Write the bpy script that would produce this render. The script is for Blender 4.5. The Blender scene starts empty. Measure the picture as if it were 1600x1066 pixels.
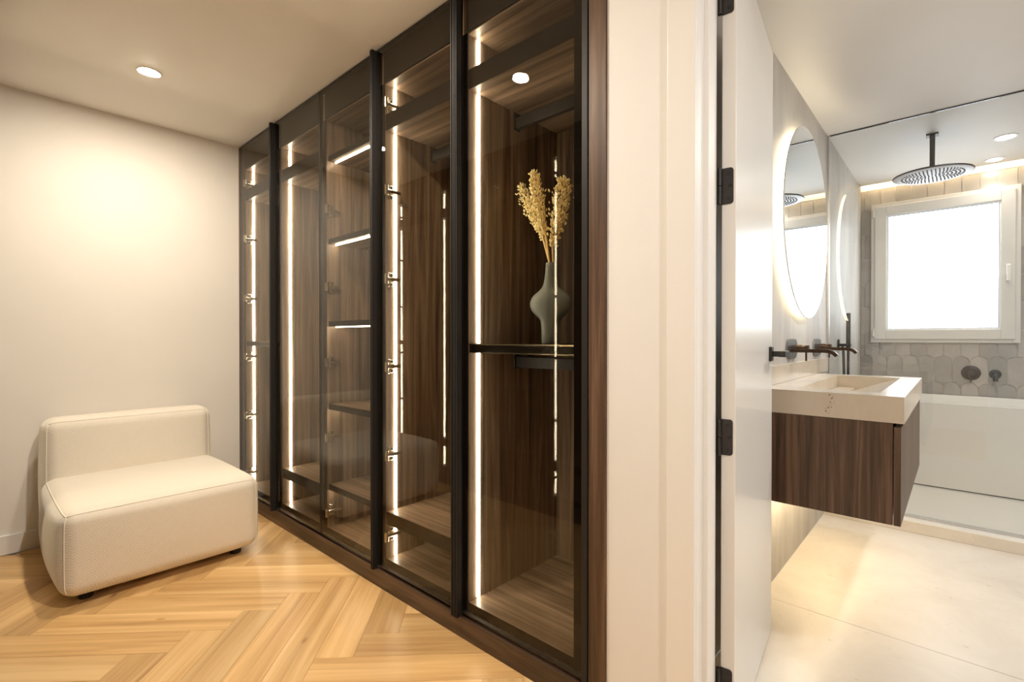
import bpy, bmesh, math, random
from math import pi, sin, cos, radians, sqrt
from mathutils import Vector, Matrix

random.seed(11)
S = bpy.context.scene
COL = S.collection

# ------------------------------------------------------------------ camera, world, exposure
F_PX = 767.0
YAW = math.degrees(math.atan(696 / F_PX))
cam_d = bpy.data.cameras.new('camera')
cam_d.sensor_fit = 'HORIZONTAL'
cam_d.sensor_width = 36.0
cam_d.lens = F_PX / 1600 * 36.0
cam_d.clip_start = 0.02
cam = bpy.data.objects.new('camera', cam_d)
COL.objects.link(cam)
cam.location = (0, 0, 1.111)
cam.rotation_euler = (radians(90) - math.atan(5 / F_PX), 0, radians(YAW - 90))
S.camera = cam

W = bpy.data.worlds.new('world')
S.world = W
W.use_nodes = True
W.node_tree.nodes['Background'].inputs[0].default_value = (0.85, 0.92, 1.0, 1)
W.node_tree.nodes['Background'].inputs[1].default_value = 1.0

S.view_settings.view_transform = 'Standard'
S.view_settings.look = 'None'
S.view_settings.gamma = 1
S.view_settings.use_curve_mapping = False
S.view_settings.exposure = 0.1
S.cycles.adaptive_threshold = 0.02
S.cycles.max_bounces = 11
S.cycles.diffuse_bounces = 6
S.cycles.glossy_bounces = 6
S.cycles.transparent_max_bounces = 24
S.cycles.sample_clamp_indirect = 6.0
S.cycles.caustics_reflective = False
S.cycles.caustics_refractive = False

# light levels
DOWN_W = 24.0          # dressing-room downlights, the added one included
BATH_DOWN_W = 2.5
BATH_FILL_W = 15.0  # unseen fill lamps added to brighten the bathroom
LED_L = 46.0           # wardrobe strips
MIRROR_L = 15.0
VANITY_L = 78.0
COVE_L = 60.0
WINDOW_L = 4.4
WARM = (1.0, 0.88, 0.72)
LEDC = (1.0, 0.89, 0.70)

H = 2.40               # ceiling height
XW = 1.22              # wardrobe front / partition plane
YB = 3.61              # wall behind the armchair
YM = 0.62              # bathroom wall with mirror
XF = 5.16              # bathroom window wall

# ------------------------------------------------------------------ node helpers
def new_mat(name):
    m = bpy.data.materials.new(name)
    m.use_nodes = True
    nt = m.node_tree
    for n in list(nt.nodes):
        nt.nodes.remove(n)
    out = nt.nodes.new('ShaderNodeOutputMaterial')
    return m, nt, out

def N(nt, typ, **kw):
    n = nt.nodes.new(typ)
    for k, v in kw.items():
        if k.startswith('i_'):
            n.inputs[k[2:].replace('_', ' ')].default_value = v
        else:
            setattr(n, k, v)
    return n

def ramp(nt, stops):
    r = nt.nodes.new('ShaderNodeValToRGB')
    e = r.color_ramp.elements
    e[0].position, e[0].color = stops[0][0], (*stops[0][1], 1)
    e[1].position, e[1].color = stops[-1][0], (*stops[-1][1], 1)
    for p, c in stops[1:-1]:
        x = e.new(p); x.color = (*c, 1)
    return r

def principled(name, col, rough=0.5, metal=0.0, spec=0.5, coat=0.0):
    m, nt, out = new_mat(name)
    p = N(nt, 'ShaderNodeBsdfPrincipled')
    p.inputs['Base Color'].default_value = (*col, 1)
    p.inputs['Roughness'].default_value = rough
    p.inputs['Metallic'].default_value = metal
    p.inputs['Specular IOR Level'].default_value = spec
    p.inputs['Coat Weight'].default_value = coat
    nt.links.new(p.outputs[0], out.inputs[0])
    return m, nt, p

def mapped(nt, scale, coord='Object', rand=False):
    tc = N(nt, 'ShaderNodeTexCoord')
    mp = N(nt, 'ShaderNodeMapping')
    mp.inputs['Scale'].default_value = scale
    src = tc.outputs[coord]
    if rand:
        oi = N(nt, 'ShaderNodeObjectInfo')
        mul = N(nt, 'ShaderNodeVectorMath', operation='MULTIPLY')
        mul.inputs[1].default_value = (17.3, 31.7, 11.1)
        nt.links.new(oi.outputs['Random'], mul.inputs[0])
        add = N(nt, 'ShaderNodeVectorMath', operation='ADD')
        nt.links.new(src, add.inputs[0]); nt.links.new(mul.outputs[0], add.inputs[1])
        src = add.outputs[0]
    nt.links.new(src, mp.inputs[0])
    return mp

def bump(nt, p, height, strength, dist=0.002):
    b = N(nt, 'ShaderNodeBump')
    b.inputs['Strength'].default_value = strength
    b.inputs['Distance'].default_value = dist
    nt.links.new(height, b.inputs['Height'])
    nt.links.new(b.outputs[0], p.inputs['Normal'])

def noisy(name, col, var=0.06, scale=3.0, rough=0.6, bumps=0.0, bscale=60.0, spec=0.4):
    """plain painted / mineral surface with faint mottling"""
    m, nt, p = principled(name, col, rough, spec=spec)
    mp = mapped(nt, (1, 1, 1))
    n = N(nt, 'ShaderNodeTexNoise'); n.inputs['Scale'].default_value = scale; n.inputs['Detail'].default_value = 5
    nt.links.new(mp.outputs[0], n.inputs['Vector'])
    a = tuple(max(0, c * (1 - var)) for c in col); b = tuple(min(1, c * (1 + var)) for c in col)
    r = ramp(nt, [(0.3, a), (0.7, b)])
    nt.links.new(n.outputs['Fac'], r.inputs[0]); nt.links.new(r.outputs[0], p.inputs['Base Color'])
    if bumps:
        n2 = N(nt, 'ShaderNodeTexNoise'); n2.inputs['Scale'].default_value = bscale; n2.inputs['Detail'].default_value = 4
        nt.links.new(mp.outputs[0], n2.inputs['Vector'])
        bump(nt, p, n2.outputs['Fac'], bumps)
    return m

def wood(name, axis, dark, mid, light, rough=0.45, freq=26.0, stretch=0.05, rand=False, figure=0.35, knots=False):
    """streaky wood grain running along a local axis"""
    m, nt, p = principled(name, mid, rough, spec=0.45)
    s = [1.0, 1.0, 1.0]; s['xyz'.index(axis)] = stretch
    mp = mapped(nt, tuple(s), rand=rand)
    n1 = N(nt, 'ShaderNodeTexNoise'); n1.inputs['Scale'].default_value = freq; n1.inputs['Detail'].default_value = 7; n1.inputs['Roughness'].default_value = 0.62
    n1.inputs['Distortion'].default_value = 0.6
    nt.links.new(mp.outputs[0], n1.inputs['Vector'])
    n2 = N(nt, 'ShaderNodeTexNoise'); n2.inputs['Scale'].default_value = freq * 0.22; n2.inputs['Detail'].default_value = 3; n2.inputs['Distortion'].default_value = 1.4
    nt.links.new(mp.outputs[0], n2.inputs['Vector'])
    mx = N(nt, 'ShaderNodeMix'); mx.inputs[0].default_value = figure
    nt.links.new(n1.outputs['Fac'], mx.inputs[2]); nt.links.new(n2.outputs['Fac'], mx.inputs[3])
    r = ramp(nt, [(0.36, dark), (0.50, mid), (0.64, light)])
    nt.links.new(mx.outputs[0], r.inputs[0])
    colour = r.outputs[0]
    if knots:
        mk = mapped(nt, (2.2, 5.0, 1.0), rand=True)
        v = N(nt, 'ShaderNodeTexVoronoi'); v.inputs['Scale'].default_value = 1.15
        nt.links.new(mk.outputs[0], v.inputs['Vector'])
        kr = ramp(nt, [(0.012, (0.10, 0.07, 0.05)), (0.030, (0.60, 0.50, 0.42)), (0.075, (1, 1, 1))])
        nt.links.new(v.outputs['Distance'], kr.inputs[0])
        mm = N(nt, 'ShaderNodeMix', data_type='RGBA', blend_type='MULTIPLY'); mm.inputs[0].default_value = 1.0
        nt.links.new(colour, mm.inputs[6]); nt.links.new(kr.outputs[0], mm.inputs[7])
        colour = mm.outputs[2]
    if rand:
        oi = N(nt, 'ShaderNodeObjectInfo')
        mr = N(nt, 'ShaderNodeMapRange'); mr.inputs['To Min'].default_value = 0.84; mr.inputs['To Max'].default_value = 1.12
        nt.links.new(oi.outputs['Random'], mr.inputs[0])
        hs = N(nt, 'ShaderNodeHueSaturation')
        nt.links.new(mr.outputs[0], hs.inputs['Value']); nt.links.new(colour, hs.inputs['Color'])
        colour = hs.outputs[0]
    nt.links.new(colour, p.inputs['Base Color'])
    bump(nt, p, n1.outputs['Fac'], 0.12, 0.001)
    return m

def emission(name, col, strength):
    m, nt, out = new_mat(name)
    e = N(nt, 'ShaderNodeEmission'); e.inputs[0].default_value = (*col, 1); e.inputs[1].default_value = strength
    nt.links.new(e.outputs[0], out.inputs[0])
    return m

def pane_glass(name, tint, ior=1.5, rough=0.0, boost=1.0):
    """clear thin pane: tinted see-through plus mirror reflection by Fresnel"""
    m, nt, out = new_mat(name)
    t = N(nt, 'ShaderNodeBsdfTransparent'); t.inputs[0].default_value = (*tint, 1)
    g = N(nt, 'ShaderNodeBsdfGlossy'); g.inputs['Roughness'].default_value = rough; g.inputs[0].default_value = (1, 1, 1, 1)
    geo = N(nt, 'ShaderNodeNewGeometry')
    mr = N(nt, 'ShaderNodeMapRange'); mr.inputs['To Min'].default_value = ior; mr.inputs['To Max'].default_value = 1 / ior
    nt.links.new(geo.outputs['Backfacing'], mr.inputs[0])          # same Fresnel from either side of a thin pane
    f = N(nt, 'ShaderNodeFresnel'); nt.links.new(mr.outputs[0], f.inputs[0])
    mu = N(nt, 'ShaderNodeMath', operation='MULTIPLY'); mu.inputs[1].default_value = boost; mu.use_clamp = True
    nt.links.new(f.outputs[0], mu.inputs[0])
    x = N(nt, 'ShaderNodeMixShader')
    nt.links.new(mu.outputs[0], x.inputs[0]); nt.links.new(t.outputs[0], x.inputs[1]); nt.links.new(g.outputs[0], x.inputs[2])
    nt.links.new(x.outputs[0], out.inputs[0])
    return m

M = {}
M['wall'] = noisy('wall_paint', (0.83, 0.79, 0.73), 0.02, 2.5, 0.75, 0.05, 180)
M['ceil'] = noisy('ceiling_paint', (0.90, 0.865, 0.81), 0.02, 2.0, 0.55, 0.02, 160)
M['ceil_bath'] = noisy('bathroom_ceiling_paint', (0.84, 0.82, 0.80), 0.02, 2.0, 0.5)
M['wall_neutral'] = noisy('white_wall_paint', (0.80, 0.80, 0.80), 0.015, 2.5, 0.7, 0.04, 180)
M['white_paint'] = noisy('white_lacquer', (0.83, 0.825, 0.81), 0.01, 2.0, 0.35)
M['door_paint'] = noisy('door_lacquer', (0.80, 0.785, 0.755), 0.01, 2.0, 0.26, spec=0.7)
M['oak'] = wood('oak_planks', 'x', (0.43, 0.235, 0.085), (0.61, 0.375, 0.155), (0.745, 0.50, 0.235), 0.34, 24.0, 0.036, rand=True, figure=0.42, knots=True)
WD, WMI, WL = (0.045, 0.024, 0.014), (0.105, 0.058, 0.034), (0.20, 0.118, 0.072)
M['walnut_z'] = wood('walnut_upright', 'z', tuple(c * .7 for c in WD), tuple(c * .9 for c in WMI), WL, 0.42, 52, 0.032, figure=0.42)
M['walnut_y'] = wood('walnut_level', 'y', tuple(c * .6 for c in WD), tuple(c * .6 for c in WMI), tuple(c * .7 for c in WL), 0.36, 34, 0.045)
GD, GM, GL = (0.065, 0.043, 0.029), (0.22, 0.155, 0.105), (0.40, 0.295, 0.21)
M['inner_z'] = wood('greige_walnut_upright', 'z', GD, GM, GL, 0.42, 34, 0.04)
M['inner_y'] = wood('greige_walnut_level', 'y', GD, GM, GL, 0.38, 34, 0.04)
M['smoked'] = pane_glass('smoked_glass', (0.85, 0.825, 0.775), 1.30, 0.0, 1.0)
M['clear'] = pane_glass('clear_glass', (0.965, 0.98, 0.985), 1.48)
M['black'] = principled('black_lacquer', (0.008, 0.007, 0.006), 0.25)[0]
M['anthracite'] = principled('anthracite_aluminium', (0.022, 0.020, 0.019), 0.5, 0.2, 0.3)[0]
M['graphite'] = principled('graphite_metal', (0.045, 0.042, 0.042), 0.42, 0.5)[0]
M['bronze'] = principled('dark_bronze', (0.085, 0.055, 0.038), 0.3, 0.85)[0]
M['steel'] = principled('brushed_steel', (0.62, 0.62, 0.63), 0.3, 1.0)[0]
M['nickel'] = principled('nickel', (0.75, 0.70, 0.60), 0.22, 1.0)[0]
M['led'] = emission('led_strip', LEDC, LED_L)
M['led_mirror'] = emission('led_mirror', (1.0, 0.83, 0.55), MIRROR_L)
M['led_vanity'] = emission('led_vanity', (1.0, 0.76, 0.45), VANITY_L)
M['led_cove'] = emission('led_cove', (1.0, 0.74, 0.40), COVE_L)
M['lamp'] = emission('lamp_diffuser', (1.0, 0.88, 0.68), 110.0)
M['lamp_cool'] = emission('lamp_diffuser_white', (1.0, 0.93, 0.82), 30.0)
M['mirror'] = principled('mirror_silver', (0.86, 0.89, 0.90), 0.0, 1.0)[0]
M['ceramic_vase'] = noisy('grey_green_ceramic', (0.165, 0.185, 0.17), 0.05, 8, 0.42)
M['straw'] = noisy('dried_straw', (0.96, 0.80, 0.44), 0.12, 40, 0.8)
M['straw_stem'] = noisy('dried_stem', (0.85, 0.64, 0.30), 0.15, 30, 0.7)
M['acrylic'] = principled('white_acrylic', (0.80, 0.77, 0.72), 0.12, spec=0.6)[0]
M['tray'] = noisy('pale_tray', (0.82, 0.78, 0.71), 0.02, 3, 0.12, spec=0.6)
M['pvc'] = principled('white_pvc', (0.70, 0.67, 0.63), 0.3)[0]
M['grout'] = noisy('grout', (0.60, 0.56, 0.51), 0.05, 20, 0.8)
M['bead'] = principled('white_bead', (0.85, 0.86, 0.87), 0.2)[0]
M['gasket'] = principled('grey_gasket', (0.22, 0.24, 0.27), 0.6)[0]
M['handle_white'] = principled('white_enamel', (0.85, 0.82, 0.78), 0.25)[0]
M['steel_blue'] = principled('satin_gunmetal', (0.30, 0.32, 0.35), 0.22, 0.9)[0]
M['edge_dark'] = principled('dark_edge_band', (0.009, 0.007, 0.006), 0.8, spec=0.05)[0]
M['fleck'] = principled('brown_mineral', (0.20, 0.12, 0.06), 0.5)[0]
M['rubber'] = principled('black_plastic', (0.015, 0.013, 0.012), 0.45)[0]

# frosted window pane lit by daylight
m, nt, out = new_mat('frosted_daylight')
e = N(nt, 'ShaderNodeEmission'); e.inputs[0].default_value = (0.93, 0.97, 1.0, 1); e.inputs[1].default_value = WINDOW_L
g = N(nt, 'ShaderNodeBsdfGlossy'); g.inputs['Roughness'].default_value = 0.35
f = N(nt, 'ShaderNodeFresnel'); x = N(nt, 'ShaderNodeMixShader')
nt.links.new(f.outputs[0], x.inputs[0]); nt.links.new(e.outputs[0], x.inputs[1]); nt.links.new(g.outputs[0], x.inputs[2]); nt.links.new(x.outputs[0], out.inputs[0])
M['frosted'] = m

# woven upholstery
m, nt, p = principled('cream_weave', (0.72, 0.60, 0.43), 0.85, spec=0.2)
p.inputs['Sheen Weight'].default_value = 0.25
mp = mapped(nt, (1, 1, 1))
w1 = N(nt, 'ShaderNodeTexWave', bands_direction='DIAGONAL'); w1.inputs['Scale'].default_value = 62; w1.inputs['Distortion'].default_value = 1.2
mp2 = mapped(nt, (-1, 1, 1)); w2 = N(nt, 'ShaderNodeTexWave', bands_direction='DIAGONAL'); w2.inputs['Scale'].default_value = 62
ch = N(nt, 'ShaderNodeTexChecker'); ch.inputs['Scale'].default_value = 38
nt.links.new(mp.outputs[0], w1.inputs['Vector']); nt.links.new(mp2.outputs[0], w2.inputs['Vector']); nt.links.new(mp.outputs[0], ch.inputs['Vector'])
mx = N(nt, 'ShaderNodeMix'); nt.links.new(ch.outputs['Fac'], mx.inputs[0]); nt.links.new(w1.outputs['Fac'], mx.inputs[2]); nt.links.new(w2.outputs['Fac'], mx.inputs[3])
r = ramp(nt, [(0.0, (0.77, 0.70, 0.585)), (1.0, (0.87, 0.805, 0.70))])
nt.links.new(mx.outputs[0], r.inputs[0]); nt.links.new(r.outputs[0], p.inputs['Base Color'])
bump(nt, p, mx.outputs[0], 0.35, 0.0015)
M['fabric'] = m
M['piping'] = noisy('cream_piping', (0.86, 0.79, 0.67), 0.04, 90, 0.8)

# limestone / concrete slabs (drawn-out clouds and small pits)
def stone(name, a, b, c, rough, scale=(1, 1, 1), fleck=0.0, spec=0.5, s1=2.4):
    m, nt, p = principled(name, b, rough, spec=spec)
    mp = mapped(nt, scale)
    n1 = N(nt, 'ShaderNodeTexNoise'); n1.inputs['Scale'].default_value = s1; n1.inputs['Detail'].default_value = 9; n1.inputs['Roughness'].default_value = 0.65; n1.inputs['Distortion'].default_value = 0.7
    nt.links.new(mp.outputs[0], n1.inputs['Vector'])
    r = ramp(nt, [(0.30, a), (0.52, b), (0.72, c)])
    nt.links.new(n1.outputs['Fac'], r.inputs[0])
    colour = r.outputs[0]
    if fleck:
        n2 = N(nt, 'ShaderNodeTexNoise'); n2.inputs['Scale'].default_value = 22; n2.inputs['Detail'].default_value = 6
        nt.links.new(mp.outputs[0], n2.inputs['Vector'])
        k = ramp(nt, [(0.66, (1, 1, 1)), (0.74, (1 - fleck, 1 - fleck * 1.2, 1 - fleck * 1.5))])
        nt.links.new(n2.outputs['Fac'], k.inputs[0])
        mm = N(nt, 'ShaderNodeMix', data_type='RGBA', blend_type='MULTIPLY'); mm.inputs[0].default_value = 1
        nt.links.new(colour, mm.inputs[6]); nt.links.new(k.outputs[0], mm.inputs[7]); colour = mm.outputs[2]
    nt.links.new(colour, p.inputs['Base Color'])
    bump(nt, p, n1.outputs['Fac'], 0.06, 0.002)
    return m
M['slab'] = stone('limestone_floor', (0.62, 0.56, 0.49), (0.69, 0.64, 0.57), (0.75, 0.70, 0.63), 0.38, fleck=0.14)
M['concrete'] = stone('concrete_wall', (0.41, 0.39, 0.365), (0.52, 0.50, 0.47), (0.60, 0.58, 0.55), 0.48, (1.6, 1.6, 0.35), s1=3.0, spec=0.3, fleck=0.16)
M['counter'] = stone('cream_stone', (0.58, 0.50, 0.40), (0.65, 0.57, 0.465), (0.71, 0.64, 0.54), 0.22, fleck=0.0)
# fired tile with per-tile tone
m, nt, p = principled('glazed_tile', (0.5, 0.45, 0.39), 0.16, spec=0.6)
oi = N(nt, 'ShaderNodeObjectInfo')
r = ramp(nt, [(0.0, (0.33, 0.305, 0.28)), (0.5, (0.385, 0.355, 0.325)), (1.0, (0.45, 0.415, 0.38))])
nt.links.new(oi.outputs['Random'], r.inputs[0])
mp = mapped(nt, (1, 1, 1), rand=True)
n1 = N(nt, 'ShaderNodeTexNoise'); n1.inputs['Scale'].default_value = 9; n1.inputs['Detail'].default_value = 5
nt.links.new(mp.outputs[0], n1.inputs['Vector'])
k = ramp(nt, [(0.3, (0.88, 0.88, 0.88)), (0.7, (1.08, 1.07, 1.05))]); nt.links.new(n1.outputs['Fac'], k.inputs[0])
mm = N(nt, 'ShaderNodeMix', data_type='RGBA', blend_type='MULTIPLY'); mm.inputs[0].default_value = 1
nt.links.new(r.outputs[0], mm.inputs[6]); nt.links.new(k.outputs[0], mm.inputs[7]); nt.links.new(mm.outputs[2], p.inputs['Base Color'])
bump(nt, p, n1.outputs['Fac'], 0.12, 0.004)
M['tile'] = m

# ------------------------------------------------------------------ mesh helpers
def root_loc(o):
    v = Vector((0, 0, 0))
    while o is not None:
        v += o.location; o = o.parent
    return v

def link(name, bm, mat, parent=None, smooth=False, local=False, recalc=True):
    """one mesh object; vertices given in world space unless local"""
    if recalc:
        bmesh.ops.recalc_face_normals(bm, faces=bm.faces)
    me = bpy.data.meshes.new(name)
    if parent is not None and not local:
        off = root_loc(parent)
        for v in bm.verts:
            v.co -= off
    bm.to_mesh(me); bm.free()
    if smooth:
        for p in me.polygons:
            p.use_smooth = True
        if smooth != 'all':
            try:
                me.set_sharp_from_angle(angle=radians(38))
            except Exception:
                pass
    me.materials.append(M[mat] if isinstance(mat, str) else mat)
    o = bpy.data.objects.new(name, me)
    COL.objects.link(o)
    if parent is not None:
        o.parent = parent
    return o

def tag(o, label=None, cat=None, group=None, kind=None):
    if label: o['label'] = label
    if cat: o['category'] = cat
    if group: o['group'] = group
    if kind: o['kind'] = kind
    return o

def empty(name, loc, label=None, cat=None, group=None, kind=None, rz=0.0):
    o = bpy.data.objects.new(name, None)
    o.empty_display_size = 0.1
    COL.objects.link(o)
    o.location = loc
    o.rotation_euler = (0, 0, rz)
    return tag(o, label, cat, group, kind)

def box(bm, x0, x1, y0, y1, z0, z1, bev=0.0, seg=2):
    n = bmesh.new()
    vs = [n.verts.new((x, y, z)) for x in (x0, x1) for y in (y0, y1) for z in (z0, z1)]
    for f in ((0, 1, 3, 2), (4, 6, 7, 5), (0, 4, 5, 1), (2, 3, 7, 6), (0, 2, 6, 4), (1, 5, 7, 3)):
        n.faces.new([vs[i] for i in f])
    if bev:
        bmesh.ops.bevel(n, geom=list(n.edges), offset=bev, segments=seg, affect='EDGES', profile=0.5)
    merge(bm, n)
    return bm

def merge(bm, n):
    me = bpy.data.meshes.new('tmp')
    n.to_mesh(me); n.free()
    bm.from_mesh(me)
    bpy.data.meshes.remove(me)

def B(*a, **k):
    return box(bmesh.new(), *a, **k)

def frame_of(d):
    d = Vector(d).normalized()
    up = Vector((0, 0, 1)) if abs(d.z) < 0.95 else Vector((1, 0, 0))
    a = d.cross(up).normalized()
    return a, d.cross(a).normalized(), d

def tube(bm, pts, r, n=12, cap=True):
    """round tube through points; r is a number or a list"""
    pts = [Vector(p) for p in pts]
    rs = r if isinstance(r, (list, tuple)) else [r] * len(pts)
    rings = []
    pa = None
    for i, p in enumerate(pts):
        d = (pts[min(i + 1, len(pts) - 1)] - pts[max(i - 1, 0)])
        a, b, d = frame_of(d)
        if pa is not None:
            a = (pa - d * pa.dot(d)).normalized(); b = d.cross(a)
        pa = a
        rings.append([bm.verts.new(p + (a * cos(2 * pi * k / n) + b * sin(2 * pi * k / n)) * rs[i]) for k in range(n)])
    for q in range(len(rings) - 1):
        for k in range(n):
            bm.faces.new((rings[q][k], rings[q][(k + 1) % n], rings[q + 1][(k + 1) % n], rings[q + 1][k]))
    if cap:
        bm.faces.new(rings[0][::-1]); bm.faces.new(rings[-1])
    return bm

def lathe(bm, prof, centre, axis='z', n=48, sx=None):
    """prof: (radius, along) pairs; sx optional per-ring (a, b) half axes"""
    c = Vector(centre)
    ring = []
    for i, (r, h) in enumerate(prof):
        row = []
        for k in range(n):
            t = 2 * pi * k / n
            a, b = r * cos(t), r * sin(t)
            if axis == 'z': v = Vector((a, b, h))
            elif axis == 'y': v = Vector((a, h, b))
            else: v = Vector((h, a, b))
            row.append(bm.verts.new(c + v))
        ring.append(row)
    for i in range(len(ring) - 1):
        for k in range(n):
            bm.faces.new((ring[i][k], ring[i][(k + 1) % n], ring[i + 1][(k + 1) % n], ring[i + 1][k]))
    bm.faces.new(ring[0][::-1]); bm.faces.new(ring[-1])
    return bm

def prism(bm, outline, z0, z1, put=lambda x, y, z: (x, y, z)):
    lo = [bm.verts.new(put(x, y, z0)) for x, y in outline]
    hi = [bm.verts.new(put(x, y, z1)) for x, y in outline]
    n = len(outline)
    bm.faces.new(lo[::-1]); bm.faces.new(hi)
    for i in range(n):
        bm.faces.new((lo[i], lo[(i + 1) % n], hi[(i + 1) % n], hi[i]))
    return bm

def clip(poly, ax, lim, keep_less):
    out = []
    for i in range(len(poly)):
        p, q = poly[i], poly[(i + 1) % len(poly)]
        ip = (p[ax] <= lim) if keep_less else (p[ax] >= lim)
        iq = (q[ax] <= lim) if keep_less else (q[ax] >= lim)
        if ip: out.append(p)
        if ip != iq:
            t = (lim - p[ax]) / (q[ax] - p[ax])
            out.append((p[0] + t * (q[0] - p[0]), p[1] + t * (q[1] - p[1])))
    return out

def area(poly):
    return 0.5 * abs(sum(poly[i][0] * poly[(i + 1) % len(poly)][1] - poly[(i + 1) % len(poly)][0] * poly[i][1] for i in range(len(poly))))

# ------------------------------------------------------------------ room shell
# dressing room
ST = 'structure'
fl = tag(link('floor', box(B(-0.66, 1.34, -1.6, 3.72, -0.06, -0.012), 1.34, 1.95, 0.742, 3.72, -0.06, -0.012), 'grout'), 'golden oak herringbone floor of the dressing room', kind=ST)
tag(link('ceiling', box(B(-0.66, 1.285, -1.6, 3.72, H, H + 0.1), 1.285, 1.95, 0.72, 3.72, H, H + 0.1), 'ceil'), 'smooth beige painted ceiling over the dressing room', kind=ST)
tag(link('wall_back', B(-0.66, 1.95, YB, YB + 0.1, 0, H), 'wall'), 'cream painted wall behind the armchair', kind=ST)
tag(link('wall_left', B(-0.78, -0.66, -1.6, 3.72, 0, H), 'wall'), 'cream wall behind the facing wardrobe', kind=ST)
tag(link('wall_wardrobe', B(1.84, 1.95, 0.742, YB, 0, H), 'wall'), 'plain wall behind the glass-fronted wardrobe', kind=ST)
tag(link('wall_front', B(-0.66, 1.35, -1.7, -1.6, 0, H), 'wall'), 'cream wall at the near end of the dressing room', kind=ST)
tag(link('baseboard_back', B(-0.04, XW - 0.012, YB - 0.014, YB, 0.0, 0.10, 0.003), 'white_paint'), 'low white baseboard under the cream wall', kind=ST)
# partition between dressing room and bathroom with the doorway, and the mirror wall behind it
DY0, DY1, DZ = -0.215, 0.497, 2.215       # rough opening
bm = bmesh.new()
box(bm, XW, 1.35, DY1, 0.741, 0, H)
box(bm, XW, 1.35, -1.6, DY0, 0, H)
box(bm, XW, 1.35, DY0, DY1, DZ, H)
tag(link('wall_right', bm, 'wall_neutral'), 'white plastered wall around the bathroom doorway', kind=ST)
tag(link('wall_mirror', B(1.35, 5.30, YM, 0.741, 0, H), 'concrete'), 'pale concrete-look wall carrying the round mirror', kind=ST)
# bathroom
fb = tag(link('floor', B(1.34, 5.30, -1.45, YM, -0.06, -0.012), 'grout'), 'pale limestone slab floor of the bathroom', kind=ST)
tag(link('ceiling', B(1.285, XF - 0.055, -1.45, 0.70, H, H + 0.1), 'ceil_bath'), 'smooth pale ceiling over the bathroom', kind=ST)
tag(link('wall_bathroom_side', B(1.35, 5.30, -1.45, -1.35, 0, H), 'concrete'), 'concrete-look wall opposite the mirror', kind=ST)

# oak herringbone
PW, PL = 0.132, 0.714
q = 1 / sqrt(2)
A0 = Vector((0.795, 1.645)) - Vector((q, q)) * PW
aa = -((PL / PW) % 1.0) * PW
def plank(u0, u1, v0, v1, horiz):
    cu, cv = (u0 + u1) / 2, (v0 + v1) / 2
    g = 0.0003
    u0 += g; u1 -= g; v0 += g; v1 -= g
    to_w = lambda u, v: (A0.x + (u + v) * q, A0.y + (v - u) * q)
    poly = [to_w(u0, v0), to_w(u1, v0), to_w(u1, v1), to_w(u0, v1)]
    for ax, lim, less in ((0, 1.216, True), (0, -0.65, False), (1, 3.594, True), (1, -1.59, False)):
        poly = clip(poly, ax, lim, less)
        if len(poly) < 3: return
    if area(poly) < 0.0015: return
    c = Vector(to_w(cu, cv))
    ang = radians(-45 if horiz else 45)
    ca, sa = cos(-ang), sin(-ang)
    loc = [((x - c.x) * ca - (y - c.y) * sa, (x - c.x) * sa + (y - c.y) * ca) for x, y in poly]
    bm = prism(bmesh.new(), loc, -0.013, 0.0)
    top = [e for e in bm.edges if all(abs(v.co.z) < 1e-6 for v in e.verts)]
    bmesh.ops.bevel(bm, geom=top, offset=0.0005, segments=1, affect='EDGES')
    o = link('plank', bm, 'oak', fl, local=True)
    o.location = (c.x, c.y, 0); o.rotation_euler = (0, 0, ang)
for mth in range(-5, 5):
    tu, tv = mth * aa, mth * (2 * PL + aa)
    for k in range(-30, 31):
        plank(k * PW + tu, k * PW + PL + tu, k * PW + tv, (k + 1) * PW + tv, True)
        plank(k * PW + tu, (k + 1) * PW + tu, (k + 1) * PW + tv, (k + 1) * PW + PL + tv, False)

# limestone slabs
for x0, x1 in ((1.222, 2.288), (2.2905, 3.60)):
    for y0, y1 in ((-0.588, YM), (-1.35, -0.5905)):
        if x0 < 1.3 and y0 < -0.6: y1, y0 = -0.5905, -1.35
        xx = x0 if (x0 > 1.3) else 1.352
        link('floor_slab', B(xx, x1, y0, y1, -0.014, 0.0, 0.0008, 1), 'slab', fb)
link('floor_slab', B(1.218, 1.350, -0.20, 0.482, -0.014, 0.0, 0.0008, 1), 'slab', fb)

# window wall, tiles, light slot
WY0, WY1, WZ0, WZ1 = -0.335, 0.540, 1.078, 2.228
TT = 2.362                                 # top of the tiling
ww = bmesh.new()
X0 = XF + 0.006
box(ww, X0, 5.30, WY1, YM, 0, 2.5); box(ww, X0, 5.30, -1.35, WY0, 0, 2.5)
box(ww, X0, 5.30, WY0, WY1, 0, WZ0); box(ww, X0, 5.30, WY0, WY1, WZ1, 2.5)
wall_w = tag(link('wall_window', ww, 'grout'), 'wall of arched greige tiles around the bathroom window', kind=ST)
link('light_slot_lining', B(XF - 0.002, X0 + 0.002, -1.35, YM, TT + 0.004, 2.5), 'white_paint', wall_w)
tag(link('ceiling', B(XF - 0.075, 5.30, -1.45, 0.70, 2.49, 2.55), 'ceil'), 'top of the recessed light slot above the window', kind=ST)
TWd, TP = 0.1015, 0.205
def tile_outline():
    h = TWd / 2
    pts = [(h * cos(t), -h + h * sin(t)) for t in [pi * i / 10 for i in range(11)]]     # arch top from right to left
    pts += [(-h, -TP)]
    pts += [(-h + h * sin(t), -TP - h + h * cos(t)) for t in [pi / 2 * i / 5 for i in range(1, 6)]]
    pts += [(h - h * sin(t), -TP - h + h * cos(t)) for t in [pi / 2 * i / 5 for i in range(4, 0, -1)]]
    pts += [(h, -TP)]
    return pts
base_o = tile_outline()
cyo = -(TP + TWd / 2) / 2
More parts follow.
